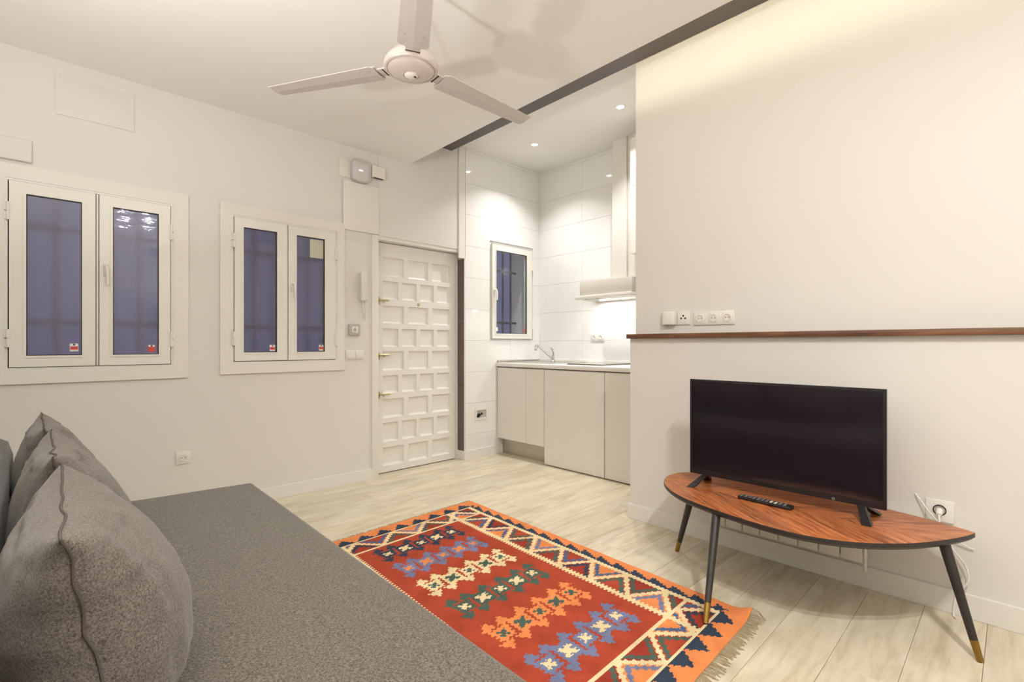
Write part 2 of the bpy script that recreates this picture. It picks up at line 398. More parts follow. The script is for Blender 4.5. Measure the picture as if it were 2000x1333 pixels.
struct('wall_sofa', bx(X0-.1, X0, Y0-.1, YW, -0.06, ZC), M_WALL, 'white wall behind the sofa', 'wall')
# header above the door and baseboards
struct('trim_3', bx(2.029, 2.872, YW-.005, YW, 2.043, ZK, 0.001), M_WALL, 'white boxed panel over the entrance door', 'trim')
struct('baseboard_left', bx(X0, 1.972, YW-.014, YW, 0, 0.090, 0.002), M_TRIM, 'white baseboard under the windows', 'baseboard')
struct('baseboard_right', bx(XT-.014, XT, Y0, YE+.012, 0, 0.098, 0.002), M_TRIM, 'white baseboard along the television wall', 'baseboard')
bm = BM(); box(bm, 2.932, 3.435, YW-.034, YW-.022, 0, 0.088, 0.002); box(bm, 2.928, 2.9365, YW-.030, YW+.092, 0, 0.088, 0.001)
struct('baseboard_kitchen', bm, M_TRIM, 'white baseboard around the tiled pillar beside the door', 'baseboard')
# steel beam
bm = BM(); box(bm, 2.615, 2.795, Y0, YW-.001, 2.968, 2.982); box(bm, 2.695, 2.707, Y0, YW-.001, 2.982, ZK)
struct('beam', bm, M_BEAM, 'dark grey steel beam along the edge of the lowered ceiling', 'beam')
# ledge
tag(obj('wooden_ledge', bx(2.700, XU-.0005, Y0+.01, YE+.008, 1.1605, 1.188, 0.002), M_LEDGE, loc=(2.75, 0, 1.1605)), 'dark wooden ledge running along the right wall above the television', 'ledge')

# ------------------------------------------------------------------ lamps
def area(name, loc, rot, sx, sy, power, col, shape='RECTANGLE', spread=PI, parent=None):
    l = bpy.data.lights.new(name, 'AREA'); l.shape = shape; l.size = sx
    if shape in ('RECTANGLE', 'ELLIPSE'): l.size_y = sy
    l.energy = power; l.color = col; l.spread = spread
    o = bpy.data.objects.new(name, l); COL.objects.link(o); o.rotation_euler = rot
    if parent is not None:
        o.parent = parent; o.location = Vector(loc)-ORG[parent.name]
    else: o.location = loc
    return o
def downlight(x, y, z, label, group, power, col, beam):
    t = thing('recessed_downlight', (x, y, z), label, 'downlight', group)
    obj('trim_ring', lathe(BM(), [(0.030, -0.0005), (0.030, -0.004), (0.040, -0.004), (0.044, -0.001), (0.044, -0.0003)], (x, y, z), seg=32), M_PLASTIC, t)
    obj('lens', lathe(BM(), [(0.0, -0.0025), (0.030, -0.0025), (0.030, -0.0005), (0, -0.0005)], (x, y, z), seg=32), emis('downlight_lens', (1, .96, .9), 14.0), t)
    area('downlight_lamp', (x, y, z-.006), (0, 0, 0), 0.055, 0.055, power, col, 'DISK', math.radians(beam), t)
downlight(3.39, 3.207, ZK, 'lit recessed downlight nearest the tiled corner of the kitchen ceiling', 'kitchen downlights', P_DOWN, COOL, 115)
downlight(3.35, 2.218, ZK, 'lit recessed downlight beside the cream wall in the kitchen ceiling', 'kitchen downlights', P_DOWN, COOL, 115)
downlight(0.735, -0.35, ZC, 'lit downlight in the lowered ceiling behind the viewer, left of its pair', 'living room downlights', P_LIVING, WARM, 180)
downlight(0.965, -0.31, ZC, 'lit downlight in the lowered ceiling behind the viewer, right of its pair', 'living room downlights', P_LIVING, WARM, 180)
t = thing('added_floor_uplighter', (1.25, -1.45, 0), 'slim white floor lamp added unseen behind the viewer to brighten the ceiling', 'floor lamp')  # added lamp out of view, lifts the ceiling light
obj('base', lathe(BM(), [(0, .0005), (.13, .0005), (.13, .018), (.02, .026), (0, .026)], (1.25, -1.45, 0), seg=32), M_PLASTIC, t)
obj('pole', rod(BM(), (1.25, -1.45, .02), (1.25, -1.45, 1.66), .011), M_PLASTIC, t)
obj('bowl', lathe(BM(), [(.012, 1.65), (.06, 1.665), (.11, 1.70), (.145, 1.76), (.141, 1.76), (.106, 1.704), (.058, 1.67), (.0, 1.66)], (1.25, -1.45, 0), seg=32), M_PLASTIC, t)
area('added_uplighter_lamp', (1.25, -1.45, 1.765), (PI, 0, 0), .24, .24, P_UP, WARM, 'DISK', parent=t)
for yy, lb in ((0.60, 'unseen white wall uplighter added above the sofa back, nearer the rear wall'), (1.75, 'unseen white wall uplighter added above the sofa back, nearer the windows')):
    t = thing('added_wall_uplighter', (X0, yy, 1.50), lb, 'wall lamp', 'added wall uplighters above the sofa')  # added pair out of view, evens out the light on the ceiling
    obj('shade', lathe(BM(), [(.02, 1.48), (.05, 1.50), (.065, 1.58), (.061, 1.58), (.046, 1.505), (0, 1.495)], (X0+.068, yy, 0), seg=28), M_PLASTIC, t)
    obj('arm', bx(X0+.0003, X0+.030, yy-.02, yy+.02, 1.50, 1.55), M_PLASTIC, t)
    area('added_wall_uplighter_lamp', (X0+.068, yy, 1.584), (PI, 0, 0), .11, .11, P_WALL, WARM, 'DISK', parent=t)
t = thing('cove_led_strip', (2.24, -.1, ZC+.075), 'warm LED strip hidden in the ceiling cove above the television wall', 'LED strip')
obj('strip', bx(2.232, 2.246, Y0+.05, 2.20, ZC+.0755, ZC+.081), emis('led_strip', AMBER, 6.0), t)
area('led_strip_light', (2.25, (Y0+2.25)/2, ZC+.095), (0, math.radians(-96), 0), 0.02, 2.20-Y0, P_COVE, AMBER, parent=t)

# ------------------------------------------------------------------ windows
def casement(w, x0, x1, z0, z1, gx0, gx1, gz0, gz1, y, pane_m, hinge_side, handle=None, sticker=None):
    """one leaf: frame with a hole, pane, hinges, handle"""
    bm = BM(); yb = y+0.042
    for r in cut([(x0, x1, z0, z1)], (gx0, gx1, gz0, gz1)): box(bm, r[0], r[1], y, yb, r[2], r[3])
    leaf = obj('casement', bm, M_PVC, w, smooth=False)
    # glazing bead: slim inner rim, slightly proud, and a dark gasket line
    bd = BM()
    for r in cut([(gx0-.012, gx1+.012, gz0-.012, gz1+.012)], (gx0, gx1, gz0, gz1)): box(bd, r[0], r[1], y-.004, y, r[2], r[3])
    obj('glazing_bead', bd, M_PVC, leaf, smooth=False)
    gk = BM()
    for r in cut([(gx0, gx1, gz0, gz1)], (gx0+.004, gx1-.004, gz0+.004, gz1-.004)): box(gk, r[0], r[1], y+.004, y+.018, r[2], r[3])
    obj('gasket', gk, M_GASKET, leaf, smooth=False)
    obj('pane', bx(gx0+.003, gx1-.003, y+.010, y+.016, gz0+.003, gz1-.003), pane_m, leaf, smooth=False)
    hx = x0-.004 if hinge_side < 0 else x1+.004
    for hz in (z0+.155, z1-.165):
        hb = BM()
        lathe(hb, [(0, -.048), (.0075, -.048), (.0075, -.002), (.0055, -.002), (.0055, .002), (.0075, .002), (.0075, .048), (0, .048)], (hx, y-.004, hz), seg=12)
        box(hb, hx-.014, hx+.014, y-.003, y+.002, hz-.046, hz-.004); box(hb, hx-.014, hx+.014, y-.003, y+.002, hz+.004, hz+.046)
        obj('hinge', hb, M_PVC, leaf)
    if handle:
        hx, hz = handle; hb = BM()
        box(hb, hx-.011, hx+.011, y-.010, y, hz-.035, hz+.035, .004)
        tube(hb, [(hx, y-.008, hz+.015), (hx, y-.034, hz+.020), (hx+.004, y-.044, hz-.010), (hx+.005, y-.040, hz-.085)], .0085, 10)
        obj('handle', hb, M_PVC, leaf)
    if sticker:
        sx, sz, kind = sticker
        sb = BM(); box(sb, sx-.018, sx+.018, y+.0085, y+.0098, sz-.022, sz+.022)
        st = obj('sticker', sb, M_STWHITE if kind == 0 else M_RED, leaf, smooth=False); st['label'] = 'small red and white sticker in the corner of the pane'
        sb = BM()
        if kind == 0: box(sb, sx-.016, sx+.016, y+.0078, y+.0086, sz-.012, sz+.006)
        else: box(sb, sx-.016, sx+.016, y+.0078, y+.0086, sz+.010, sz+.022)
        obj('sticker_band', sb, M_RED if kind == 0 else M_STWHITE, leaf, smooth=False)
        sb = BM(); box(sb, sx-.004, sx+.004, y+.0074, y+.0079, sz+.012, sz+.020); obj('sticker_mark', sb, M_DARKHOLE, leaf, smooth=False)
    return leaf

def window(name, label, op, casing, yc):
    w = thing(name, ((op[0]+op[1])/2, YW, op[2]), label, 'window', kind='structure')
    bm = BM()
    for r in cut([casing], op): box(bm, r[0], r[1], yc, YW-.0005, r[2], r[3])
    obj('casing', bm, M_TRIM, w, smooth=False)
    bm = BM(); i = .011
    for r in cut([op], (op[0]+i, op[1]-i, op[2]+i, op[3]-i)): box(bm, r[0], r[1], yc+.004, YW+.060, r[2], r[3])
    obj('window_frame', bm, M_PVC, w, smooth=False)
    bm = BM()
    for r in cut([(op[0]+.008, op[1]-.008, op[2]+.008, op[3]-.008)], (op[0]+.030, op[1]-.030, op[2]+.030, op[3]-.030)): box(bm, r[0], r[1], YW+.0205, YW+.030, r[2], r[3])
    obj('frame_gap_shade', bm, M_DARKHOLE, w, smooth=False)  # dark ring painting the shade in the gap around the leaves
    return w
YL = 3.712
w1 = window('window_1', 'larger white casement window with rippled panes at the far left above the sofa', OP1, (-0.245, 0.674, 0.908, 2.088), 3.716)
casement(w1, -.134, .2165, 1.0, 1.998, -.069, .157, 1.061, 1.936, YL, M_FROST, -1, None, (.124, 1.105, 0))
casement(w1, .2335, .577, 1.0, 1.998, .294, .516, 1.061, 1.936, YL, M_RIPPLE, 1, (.262, 1.56), (.481, 1.098, 1))
obj('leaf_gap_shade', bx(.21, .24, YL+.0425, YL+.05, 1.0, 1.998), M_DARKHOLE, w1, smooth=False)  # dark strip standing in for shade beside the mullion
obj('mullion', bx(.2205, .2295, YL+.006, YL+.05, 1.0, 1.998), M_PVC, w1, smooth=False)
w2 = window('window_2', 'white casement window between the larger window and the door intercom', OP2, (0.854, 1.727, 0.920, 2.086), 3.716)
casement(w2, .940, 1.2875, 1.008, 2.0, .996, 1.215, 1.067, 1.936, YL, M_FROST, -1, None, (1.186, 1.098, 0))
lf = casement(w2, 1.295, 1.650, 1.008, 2.0, 1.353, 1.565, 1.067, 1.936, YL, M_FROST, 1, (1.323, 1.55), (1.540, 1.098, 0))
obj('leaf_gap_shade', bx(1.28, 1.30, YL+.0425, YL+.05, 1.008, 2.0), M_DARKHOLE, w2, smooth=False)  # dark strip, shade of the gap between these two leaves
obj('mullion', bx(1.2895, 1.2925, YL+.010, YL+.05, 1.008, 2.0), M_PVC, w2, smooth=False)
obj('paper_note', bx(1.455, 1.556, YL+.0085, YL+.0096, 1.785, 1.925), M_PAPER, lf, smooth=False)['label'] = 'pale square of paper stuck on the pane'
# kitchen window
w3 = thing('window_3', (3.58, YW, 1.18), 'small single white window in the tiled kitchen wall', 'window', kind='structure')
bm = BM(); i = .030
for r in cut([(3.276, 3.888, 1.180, 2.172)], (3.276+i, 3.888-i, 1.180+i, 2.172-i)): box(bm, r[0], r[1], YW-.012, YW+.05, r[2], r[3])
obj('window_frame', bm, M_PVC, w3, smooth=False)
kl = casement(w3, 3.283, 3.862, 1.186, 2.150, 3.335, 3.785, 1.236, 2.090, YW-.040, M_CLEAR, 1, (3.305, 1.66), None)
obj('air_vent', bx(3.29, 3.87, YW-.034, YW-.022, 2.152, 2.170), M_GREYPL, w3, smooth=False)
obj('sticker', bx(3.342, 3.366, YW-.0315, YW-.0305, 1.262, 1.300), M_STWHITE, kl, smooth=False)
for z in (1.262, 1.286): obj('sticker', bx(3.742, 3.770, YW-.0315, YW-.0305, z-.008, z+.008), M_RED, kl, smooth=False)
def grille(x0, x1, z0, z1, y, xs, zs, label, r=.010):
    t = thing('window_grille', ((x0+x1)/2, y, z0), label, 'window bars', 'iron bars outside the windows')
    for x in xs: obj('bar', rod(BM(), (x, y, z0), (x, y, z1), r, seg=10), M_IRON, t)
    for z in zs: obj('crossbar', bx(x0, x1, y-.004-r, y+.004-r, z-.012, z+.012), M_IRON, t, smooth=False)
grille(OP1[0], OP1[1], OP1[2], OP1[3], YW+.19, [-.08+.13*k for k in range(6)], (1.25, 1.80), 'iron bars dimly seen behind the larger casement window')
grille(OP2[0], OP2[1], OP2[2], OP2[3], YW+.19, [.99+.13*k for k in range(6)], (1.25, 1.80), 'iron bars dimly seen behind the window nearest the door')
grille(OP3[0], OP3[1], OP3[2], OP3[3], YW+.25, [3.455, 3.575, 3.695, 3.815], (1.365, 1.935), 'dark iron bars outside the small kitchen window', .012)

# ------------------------------------------------------------------ entrance door
YD = 3.820; DX0, DX1, DZ0, DZ1 = 2.036, 2.903, 0.008, 2.008
door = thing('door_1', ((DX0+DX1)/2, YD, 0), 'white panelled entrance door with three brass bolts', 'door', kind='structure')
rowsz = [(1.881, 1.725), (1.672, 1.527), (1.457, 1.314), (1.257, 1.108), (1.057, .903), (.846, .703), (.641, .487), (.433, .279), (.218, .071)]
c3 = [(2.120, 2.330), (2.378, 2.590), (2.636, 2.842)]; c4 = [(2.120, 2.274), (2.312, 2.462), (2.502, 2.652), (2.692, 2.838)]
sl = BM(); ztop = DZ1
for k, (zt, zb) in enumerate(rowsz):
    zt += .006; zb -= .006
    box(sl, DX0, DX1, YD, YD+.045, zt, ztop); ztop = zb
    cols = c3 if k % 2 == 0 else c4; x = DX0
    for a, b in cols:
        box(sl, x, a, YD, YD+.045, zb, zt); x = b
        d, e = .016, .020
        pm = BM()
        o4 = [pm.verts.new(p) for p in ((a, YD, zb), (b, YD, zb), (b, YD, zt), (a, YD, zt))]
        m4 = [pm.verts.new(p) for p in ((a+d*.35, YD+e*.75, zb+d*.35), (b-d*.35, YD+e*.75, zb+d*.35), (b-d*.35, YD+e*.75, zt-d*.35), (a+d*.35, YD+e*.75, zt-d*.35))]
        i4 = [pm.verts.new(p) for p in ((a+d, YD+e, zb+d), (b-d, YD+e, zb+d), (b-d, YD+e, zt-d), (a+d, YD+e, zt-d))]
        for q in range(4):
            r = (q+1) % 4
            pm.faces.new((o4[q], o4[r], m4[r], m4[q])); pm.faces.new((m4[q], m4[r], i4[r], i4[q]))
        pm.faces.new(i4)
        po = obj('panel', pm, M_DOOR, door, smooth=False, recalc=False)
    box(sl, x, DX1, YD, YD+.045, zb, zt)
box(sl, DX0, DX1, YD, YD+.045, DZ0, ztop)
obj('slab', sl, M_DOOR, door, smooth=False)
obj('backing', bx(DX0, DX1, YD+.046, YD+.058, DZ0, DZ1), M_DARKHOLE, door, smooth=False)
for zc, xl in ((1.505, .105), (1.027, .115), (.688, .12)):
    bm = BM(); box(bm, DX0+.004, DX0+.055, YD-.006, YD, zc-.034, zc+.030, .002)
    lk = obj('lock', bm, M_OLDBRASS, door)
    obj('bolt', rod(BM(), (DX0-.010, YD-.014, zc+.004), (DX0+xl+.03, YD-.014, zc+.004), .0065), M_OLDBRASS, lk)
    bm = BM(); box(bm, DX0+.010, DX0+.024, YD-.024, YD-.004, zc-.010, zc+.018, .003); box(bm, DX0+.040, DX0+.052, YD-.024, YD-.004, zc-.010, zc+.018, .003)
    obj('bolt_guide', bm, M_OLDBRASS, lk)
    obj('knob', lathe(BM(), [(0, 0), (.005, 0), (.005, .016), (.010, .020), (.010, .028), (0, .030)], (DX0+.075, YD-.014, zc+.004), (0, -1, -.4), 12), M_OLDBRASS, lk)
    obj('striker', bx(DX0-.014, DX0-.007, YD-.022, YD-.086, zc-.050, zc+.060, .001), M_OLDBRASS, lk)
obj('peephole', lathe(BM(), [(0, .006), (.006, .006), (.009, .004), (.014, .004), (.015, 0), (0, 0)], (2.486, YD, 1.490), (0, -1, 0), 20), M_OLDBRASS, door)
for z in (1.74, 1.16, .80, .18):
    obj('hinge', rod(BM(), (DX1+.004, YD-.004, z-.05), (DX1+.004, YD-.004, z+.05), .006), M_CREAMPL, door)
fr = BM()
box(fr, 1.968, 2.028, YW-.012, YD+.06, 0, 2.040, .003); box(fr, 2.909, 2.935, YD-.006, YD+.06, 0, 2.010, .003); box(fr, 2.028, 2.935, YW+.004, YD+.06, 2.013, 2.040)
obj('door_frame', fr, M_DOOR, door)

# ------------------------------------------------------------------ things on the window wall
F = FW(0, 0, YW)
t = thing('inspection_cover', (.22, YW, 2.41), 'large flat white inspection cover screwed on the wall above the larger window', 'cover plate')
obj('plate', F.box(BM(), .046, .398, 2.418, 2.638, 0.0003, .006, .001), M_WALL, t)
for x in (.062, .222, .382):
    for z in (2.432, 2.624): obj('screw', lathe(BM(), [(0, .0025), (.005, .0015), (.005, 0)], (x, YW-.006, z), (0, -1, 0), 10), M_CREAMPL, t)
t = tag(obj('junction_box', F.box(BM(), -.30, -.046, 2.110, 2.232, .0003, .022, .006, 3), M_WALL, loc=(-.17, YW, 2.11)), 'white rounded box on the wall just above the larger window', 'wall box')
tag(obj('blank_plate', F.box(BM(), 1.686, 1.815, 2.466, 2.614, .0003, .010, .003), M_CREAMPL, loc=(1.74, YW, 2.46)), 'cream blank plate behind the rounded router', 'cover plate')
t = thing('wifi_router', (1.86, YW, 2.44), 'rounded pale grey router with a small green light above the fuse panel', 'router')
bm = BM()
F.box(bm, 1.776, 1.945, 2.446, 2.628, .012, .062, .048, 5)
bmesh.ops.scale(bm, vec=(1, .55, 1), verts=bm.verts, space=Matrix.Translation((0, -(YW-.012), 0)))
obj('body', bm, mat('router_shell', (214, 209, 208), .35, noise_s=9, noise_a=.01), t)
obj('status_light', F.box(BM(), 1.840, 1.872, 2.534, 2.542, .0385, .0405), emis('router_led', (.55, 1, .8), 2.5), t)
obj('bracket', F.box(BM(), 1.83, 1.89, 2.50, 2.57, .0003, .014), M_CREAMPL, t)
t = thing('door_chime', (2.02, YW, 2.51), 'small white chime box right of the router', 'chime')
obj('case', F.box(BM(), 1.955, 2.078, 2.512, 2.612, .0183, .045, .008, 3), M_CREAMPL, t)
obj('slot', F.box(BM(), 1.975, 2.055, 2.509, 2.5135, .022, .040), M_DARKHOLE, t, smooth=False)
obj('back_plate', F.box(BM(), 1.965, 2.0285, 2.52, 2.60, .0003, .0185), M_CREAMPL, t, smooth=False)
t = thing('fuse_panel', (1.87, YW, 2.046), 'square white fuse panel cover left above the door', 'fuse panel')
obj('lid', F.box(BM(), 1.717, 2.0285, 2.046, 2.440, .006, .016, .003), M_TRIM, t)
obj('case', F.box(BM(), 1.727, 2.0275, 2.056, 2.430, .0003, .006), M_GREYPL, t, smooth=False)
# intercom
t = thing('intercom', (1.885, YW, 1.47), 'cream intercom handset hanging beside the door frame', 'intercom')
obj('cradle', F.box(BM(), 1.852, 1.928, 1.485, 1.705, .0003, .018, .006, 3), M_CREAMPL, t)
bm = BM(); F.box(bm, 1.848, 1.893, 1.478, 1.715, .034, .062, .012, 3); F.box(bm, 1.850, 1.891, 1.655, 1.712, .018, .040, .006); F.box(bm, 1.850, 1.891, 1.480, 1.530, .018, .040, .006)
obj('handset', bm, M_CREAMPL, t)
obj('cord', tube(BM(), [(1.872, YW-.045, 1.480), (1.874, YW-.03, 1.43), (1.892, YW-.02, 1.36), (1.903, YW-.018, 1.33), (1.908, YW-.016, 1.37), (1.905, YW-.014, 1.44), (1.902, YW-.012, 1.488)], .0032, 8), M_CREAMPL, t)
t = thing('thermostat', (1.812, YW, 1.19), 'square grey thermostat with a white centre below the intercom', 'thermostat')
obj('body', F.box(BM(), 1.762, 1.862, 1.195, 1.291, .0003, .024, .010, 3), M_GREYPL, t)
obj('face', F.box(BM(), 1.786, 1.838, 1.218, 1.268, .0235, .027, .002), M_PLASTIC, t)
obj('dial', lathe(BM(), [(0, .004), (.013, .003), (.015, 0), (0, 0)], F.p(1.812, 1.243, .027), (0, -1, 0), 20), M_GREYPL, t)
t = thing('light_switch', (1.82, YW, 1.0), 'white double light switch below the grey thermostat', 'switch')
obj('plate', F.box(BM(), 1.742, 1.896, 1.0, 1.079, .0003, .009, .003), M_PLASTIC, t)
for a in (1.752, 1.824): obj('rocker', F.box(BM(), a, a+.062, 1.010, 1.069, .009, .014, .002), M_PLASTIC, t)

def schuko(parent, fr, u, v, w, name='socket_well'):
    c = fr.p(u, v, w)
    o = obj(name, lathe(BM(), [(.0, .0004), (.0185, .0004), (.0185, .004), (.0215, .004), (.0225, .0002)], c, fr.w, 24), M_CREAMPL, parent)
    for d in (-.0095, .0095): obj('pin_hole', lathe(BM(), [(0, .0010), (.0027, .0010), (.0027, .0004)], fr.p(u+d, v, w), fr.w, 10), M_DARKHOLE, o)
    return o
def socket(fr, n, label, group=None, size=.082):
    t = thing('wall_socket', tuple(fr.o), label, 'socket', group)
    obj('plate', fr.box(BM(), -size*n/2, size*n/2, -size/2, size/2, .0003, .009, .003), M_PLASTIC, t)
    for k in range(n):
        u = -size*n/2+size*(k+.5)
        obj('insert', fr.box(BM(), u-.0285, u+.0285, -.0285, .0285, .009, .0108, .0015), M_PLASTIC, t)
        schuko(t, fr, u, 0, .0108)
    return t
socket(FW(.648, .392, YW), 1, 'single white socket low on the wall below the larger window')
socket(FT(1.2165, 1.276, XU), 3, 'white triple socket above the wooden ledge', size=.0795)
t = thing('wall_socket', (XU, 1.40, 1.285), 'white aerial socket between a plugged adapter and the triple socket', 'socket')
fr = FT(1.400, 1.283, XU)
obj('plate', fr.box(BM(), -.041, .041, -.041, .041, .0003, .009, .003), M_PLASTIC, t)
obj('insert', fr.box(BM(), -.030, .030, -.030, .030, .009, .011, .001), M_PLASTIC, t)
for a, b in ((-.013, -.002), (.013, -.002), (0, .013)): obj('aerial_hole', lathe(BM(), [(0, .001), (.0055, .001), (.0055, 0)], fr.p(a, b, .0112), fr.w, 12), M_DARKHOLE, t)
fr = FT(1.487, 1.283, XU)
t = thing('plug_adapter', tuple(fr.o), 'rounded white plug-in box left of the aerial socket above the ledge', 'adapter')
obj('body', fr.box(BM(), -.040, .040, -.043, .042, .010, .040, .010, 3), M_PLASTIC, t)
obj('plate', fr.box(BM(), -.041, .0425, -.041, .041, .0003, .010, .002), M_PLASTIC, t)
# socket behind the table, with plug and cables
fr = FT(.225, .418, XT)
t = thing('wall_socket', tuple(fr.o), 'single white socket on the right wall behind the tip of the table', 'socket')
obj('plate', fr.box(BM(), -.046, .046, -.045, .045, .0003, .010, .003), M_PLASTIC, t)
obj('socket_rim', lathe(BM(), [(.019, .0003), (.019, .004), (.022, .004), (.022, .0003)], fr.p(0, .004, .010), fr.w, 24), M_DARKHOLE, t)
obj('socket_well', lathe(BM(), [(0, .0006), (.0188, .0006), (.0188, .0002)], fr.p(0, .004, .010), fr.w, 24), M_GREYPL, t)
t = thing('power_cable', (XT, .22, .41), 'white power plug and cable in the socket behind the table', 'cable')
obj('plug', lathe(BM(), [(0, 0), (.012, 0), (.012, .018), (.008, .030), (0, .031)], fr.p(0, .004, .012), Vector((-1, 0, -.5)), 16), M_PLASTIC, t)
obj('cord', tube(BM(), [fr.p(0, -.010, .036), (2.68, .222, .385), (2.69, .23, .34), (2.70, .245, .31), (2.70, .30, .302), (2.70, .38, .295), (2.70, .43, .26), (2.70, .462, .235)], .0035, 8), M_PLASTIC, t)
tag(obj('floor_cable', tube(BM(), [(2.705, .225, .33), (2.715, .19, .28), (2.705, .145, .22), (2.70, .135, .17), (2.70, .15, .13), (2.705, .17, .11), (2.70, .18, .012), (2.68, .17, .006)], .0035, 8), M_PLASTIC, loc=(2.70, .12, .003)), 'thin white cable hanging to the floor behind the right table leg', 'cable')
tag(obj('aerial_cable', tube(BM(), [(2.725, .305, .475), (2.715, .285, .45), (2.70, .255, .41), (2.70, .215, .365), (2.71, .18, .325), (2.722, .145, .295), (2.727, .12, .285)], .0028, 8), M_PLASTIC, loc=(2.72, .2, .28)), 'thin white cable curling beside the socket at the table tip', 'cable')

# ------------------------------------------------------------------ kitchen
XF = 3.362; ZT = .938; ZB = .903
def cabinet(y1, y0, zb, label, doors):
    t = thing('base_cabinet', ((XF+XK)/2, (y0+y1)/2, 0), label, 'cabinet', 'white handleless base cabinets')
    obj('body', bx(XF+.021, XK-.012, y0+.001, y1-.001, max(zb, .10), ZB-.012), M_CAB, t, smooth=False)
    for a, b in doors: obj('door', bx(XF, XF+.019, b+.0015, a-.0015, zb, ZB-.016, .0012, 1), M_CAB, t, smooth=False)
    return t
c = cabinet(3.708, 3.060, .166, 'white base cabinet under the sink with two doors of unequal width', [(3.708, 3.297), (3.297, 3.060)])
obj('plinth', bx(3.437, 3.449, 3.058, 3.706, .0005, .165), M_ALU, c, smooth=False)
cabinet(3.056, 2.382, .008, 'white tall appliance panel reaching the floor beside the sink cabinet', [(3.056, 2.382)])
cabinet(2.378, 1.78, .008, 'white full-height cabinet front half hidden by the television wall', [(2.378, 1.78)])
t = thing('worktop', ((XF+XK)/2, 2.7, ZB), 'white worktop over the kitchen cabinets', 'worktop')
obj('slab', bx(3.345, XK-.0105, 1.46, 3.712, ZB-.004, ZT, .006), M_TOP, t)
obj('upstand', bx(XK-.030, XK-.0105, 1.46, 3.712, ZT, ZT+.030, .003), M_TOP, t)
obj('upstand', bx(3.36, XK-.031, 3.694, 3.712, ZT, ZT+.022, .003), M_ALU, t)
t = thing('sink', (3.72, 3.34, ZT), 'steel sink set into the left end of the worktop', 'sink')
bm = BM()
for r in cut([(3.46, 3.97, 3.03, 3.67)], (3.50, 3.86, 3.09, 3.61)): box(bm, r[0], r[1], r[2], r[3], ZT+.0005, ZT+.006)
obj('rim', bm, M_STEEL, t, smooth=False)
bm = BM()
o4 = [bm.verts.new(p) for p in ((3.50, 3.09, ZT+.005), (3.86, 3.09, ZT+.005), (3.86, 3.61, ZT+.005), (3.50, 3.61, ZT+.005))]
i4 = [bm.verts.new(p) for p in ((3.515, 3.105, ZT+.001), (3.845, 3.105, ZT+.001), (3.845, 3.595, ZT+.001), (3.515, 3.595, ZT+.001))]
for q in range(4): bm.faces.new((o4[q], o4[(q+1) % 4], i4[(q+1) % 4], i4[q]))
bm.faces.new(i4); obj('bowl', bm, M_STEEL, t, smooth=False)
t = thing('mixer_tap', (3.86, 3.41, ZT), 'chrome mixer tap leaning over the sink', 'tap')
obj('base', lathe(BM(), [(0, 0), (.026, 0), (.026, .008), (.021, .014), (.021, .060), (.0, .066)], (3.90, 3.42, ZT+.006), seg=20), M_CHROME, t)
obj('spout', tube(BM(), [(3.895, 3.425, ZT+.035), (3.86, 3.49, ZT+.105), (3.825, 3.56, ZT+.168), (3.815, 3.578, ZT+.180)], .0125, 12), M_CHROME, t)
obj('spray_head', lathe(BM(), [(0, 0), (.018, 0), (.020, .02), (.020, .045), (.013, .06), (0, .062)], (3.805, 3.585, ZT+.120), (.15, -.10, 1), 18), M_CHROME, t)
obj('lever', tube(BM(), [(3.90, 3.42, ZT+.060), (3.902, 3.415, ZT+.095), (3.885, 3.418, ZT+.135), (3.872, 3.428, ZT+.150)], .0095, 10), M_CHROME, t)
t = thing('hob', (3.68, 2.62, ZT), 'black glass hob lying flush on the white worktop', 'hob')
obj('glass', bx(3.455, 3.93, 2.475, 2.855, ZT+.0005, ZT+.011, .0015, 1), M_BLACKGL, t)
obj('frame', (lambda b: [box(b, r[0], r[1], r[2], r[3], ZT+.0003, ZT+.0055) for r in cut([(3.449, 3.936, 2.469, 2.861)], (3.455, 3.93, 2.475, 2.855))] and b)(BM()), M_ALU, t, smooth=False)
t = thing('cooker_hood', (3.85, 2.63, 1.54), 'white cooker hood with lit lamps under the duct cover', 'cooker hood')
obj('body', bx(3.70, XK-.0105, 2.33, 2.905, 1.588, 1.722, .002), mat('hood_front', (214, 209, 200), .3, noise_s=4, noise_a=.01), t)
obj('visor', bx(3.672, XK-.0105, 2.325, 2.945, 1.552, 1.587, .006), M_CAB, t)
obj('grease_filter', bx(3.72, 3.96, 2.36, 2.88, 1.548, 1.5518), M_ALU, t, smooth=False)
for yy in (2.52, 2.76):
    lo = obj('hood_lamp', lathe(BM(), [(0, -.003), (.026, -.003), (.026, 0), (0, 0)], (3.86, yy, 1.5478), seg=20), emis('hood_lamp', (1, .97, .92), 10.0), t)
    area('hood_lamp_light', (3.86, yy, 1.542), (0, 0, 0), .05, .05, P_HOOD, COOL, 'DISK', parent=t)
t = thing('duct_cover', (3.93, 2.56, 1.722), 'tall white duct cover rising from the hood to the ceiling', 'duct cover')
obj('cover', bx(3.85, XK-.0105, 2.484, 2.640, 1.7225, ZK-.0005, .003), M_PLASTIC, t)
obj('side_strip', bx(3.866, XK-.0105, 2.340, 2.480, 1.7225, ZK-.0005, .002), M_CAB, t)
t = thing('wall_cupboard', (3.77, 2.05, 1.915), 'white wall cupboard partly hidden behind the cream wall edge', 'cupboard')
obj('body', bx(3.700, 3.865, 1.70, 2.338, 1.915, 2.92), M_CAB, t, smooth=False)
obj('door', bx(3.680, 3.6985, 1.702, 2.336, 1.915, 2.50, .001, 1), M_CAB, t, smooth=False)
obj('door', bx(3.680, 3.6985, 1.702, 2.336, 2.503, 2.92, .001, 1), M_CAB, t, smooth=False)
socket(FT(2.914, 1.196, XK-.0105), 2, 'white double socket on the kitchen tiles below the hood', size=.078)
fr = FW(3.148, .430, YW-.022)
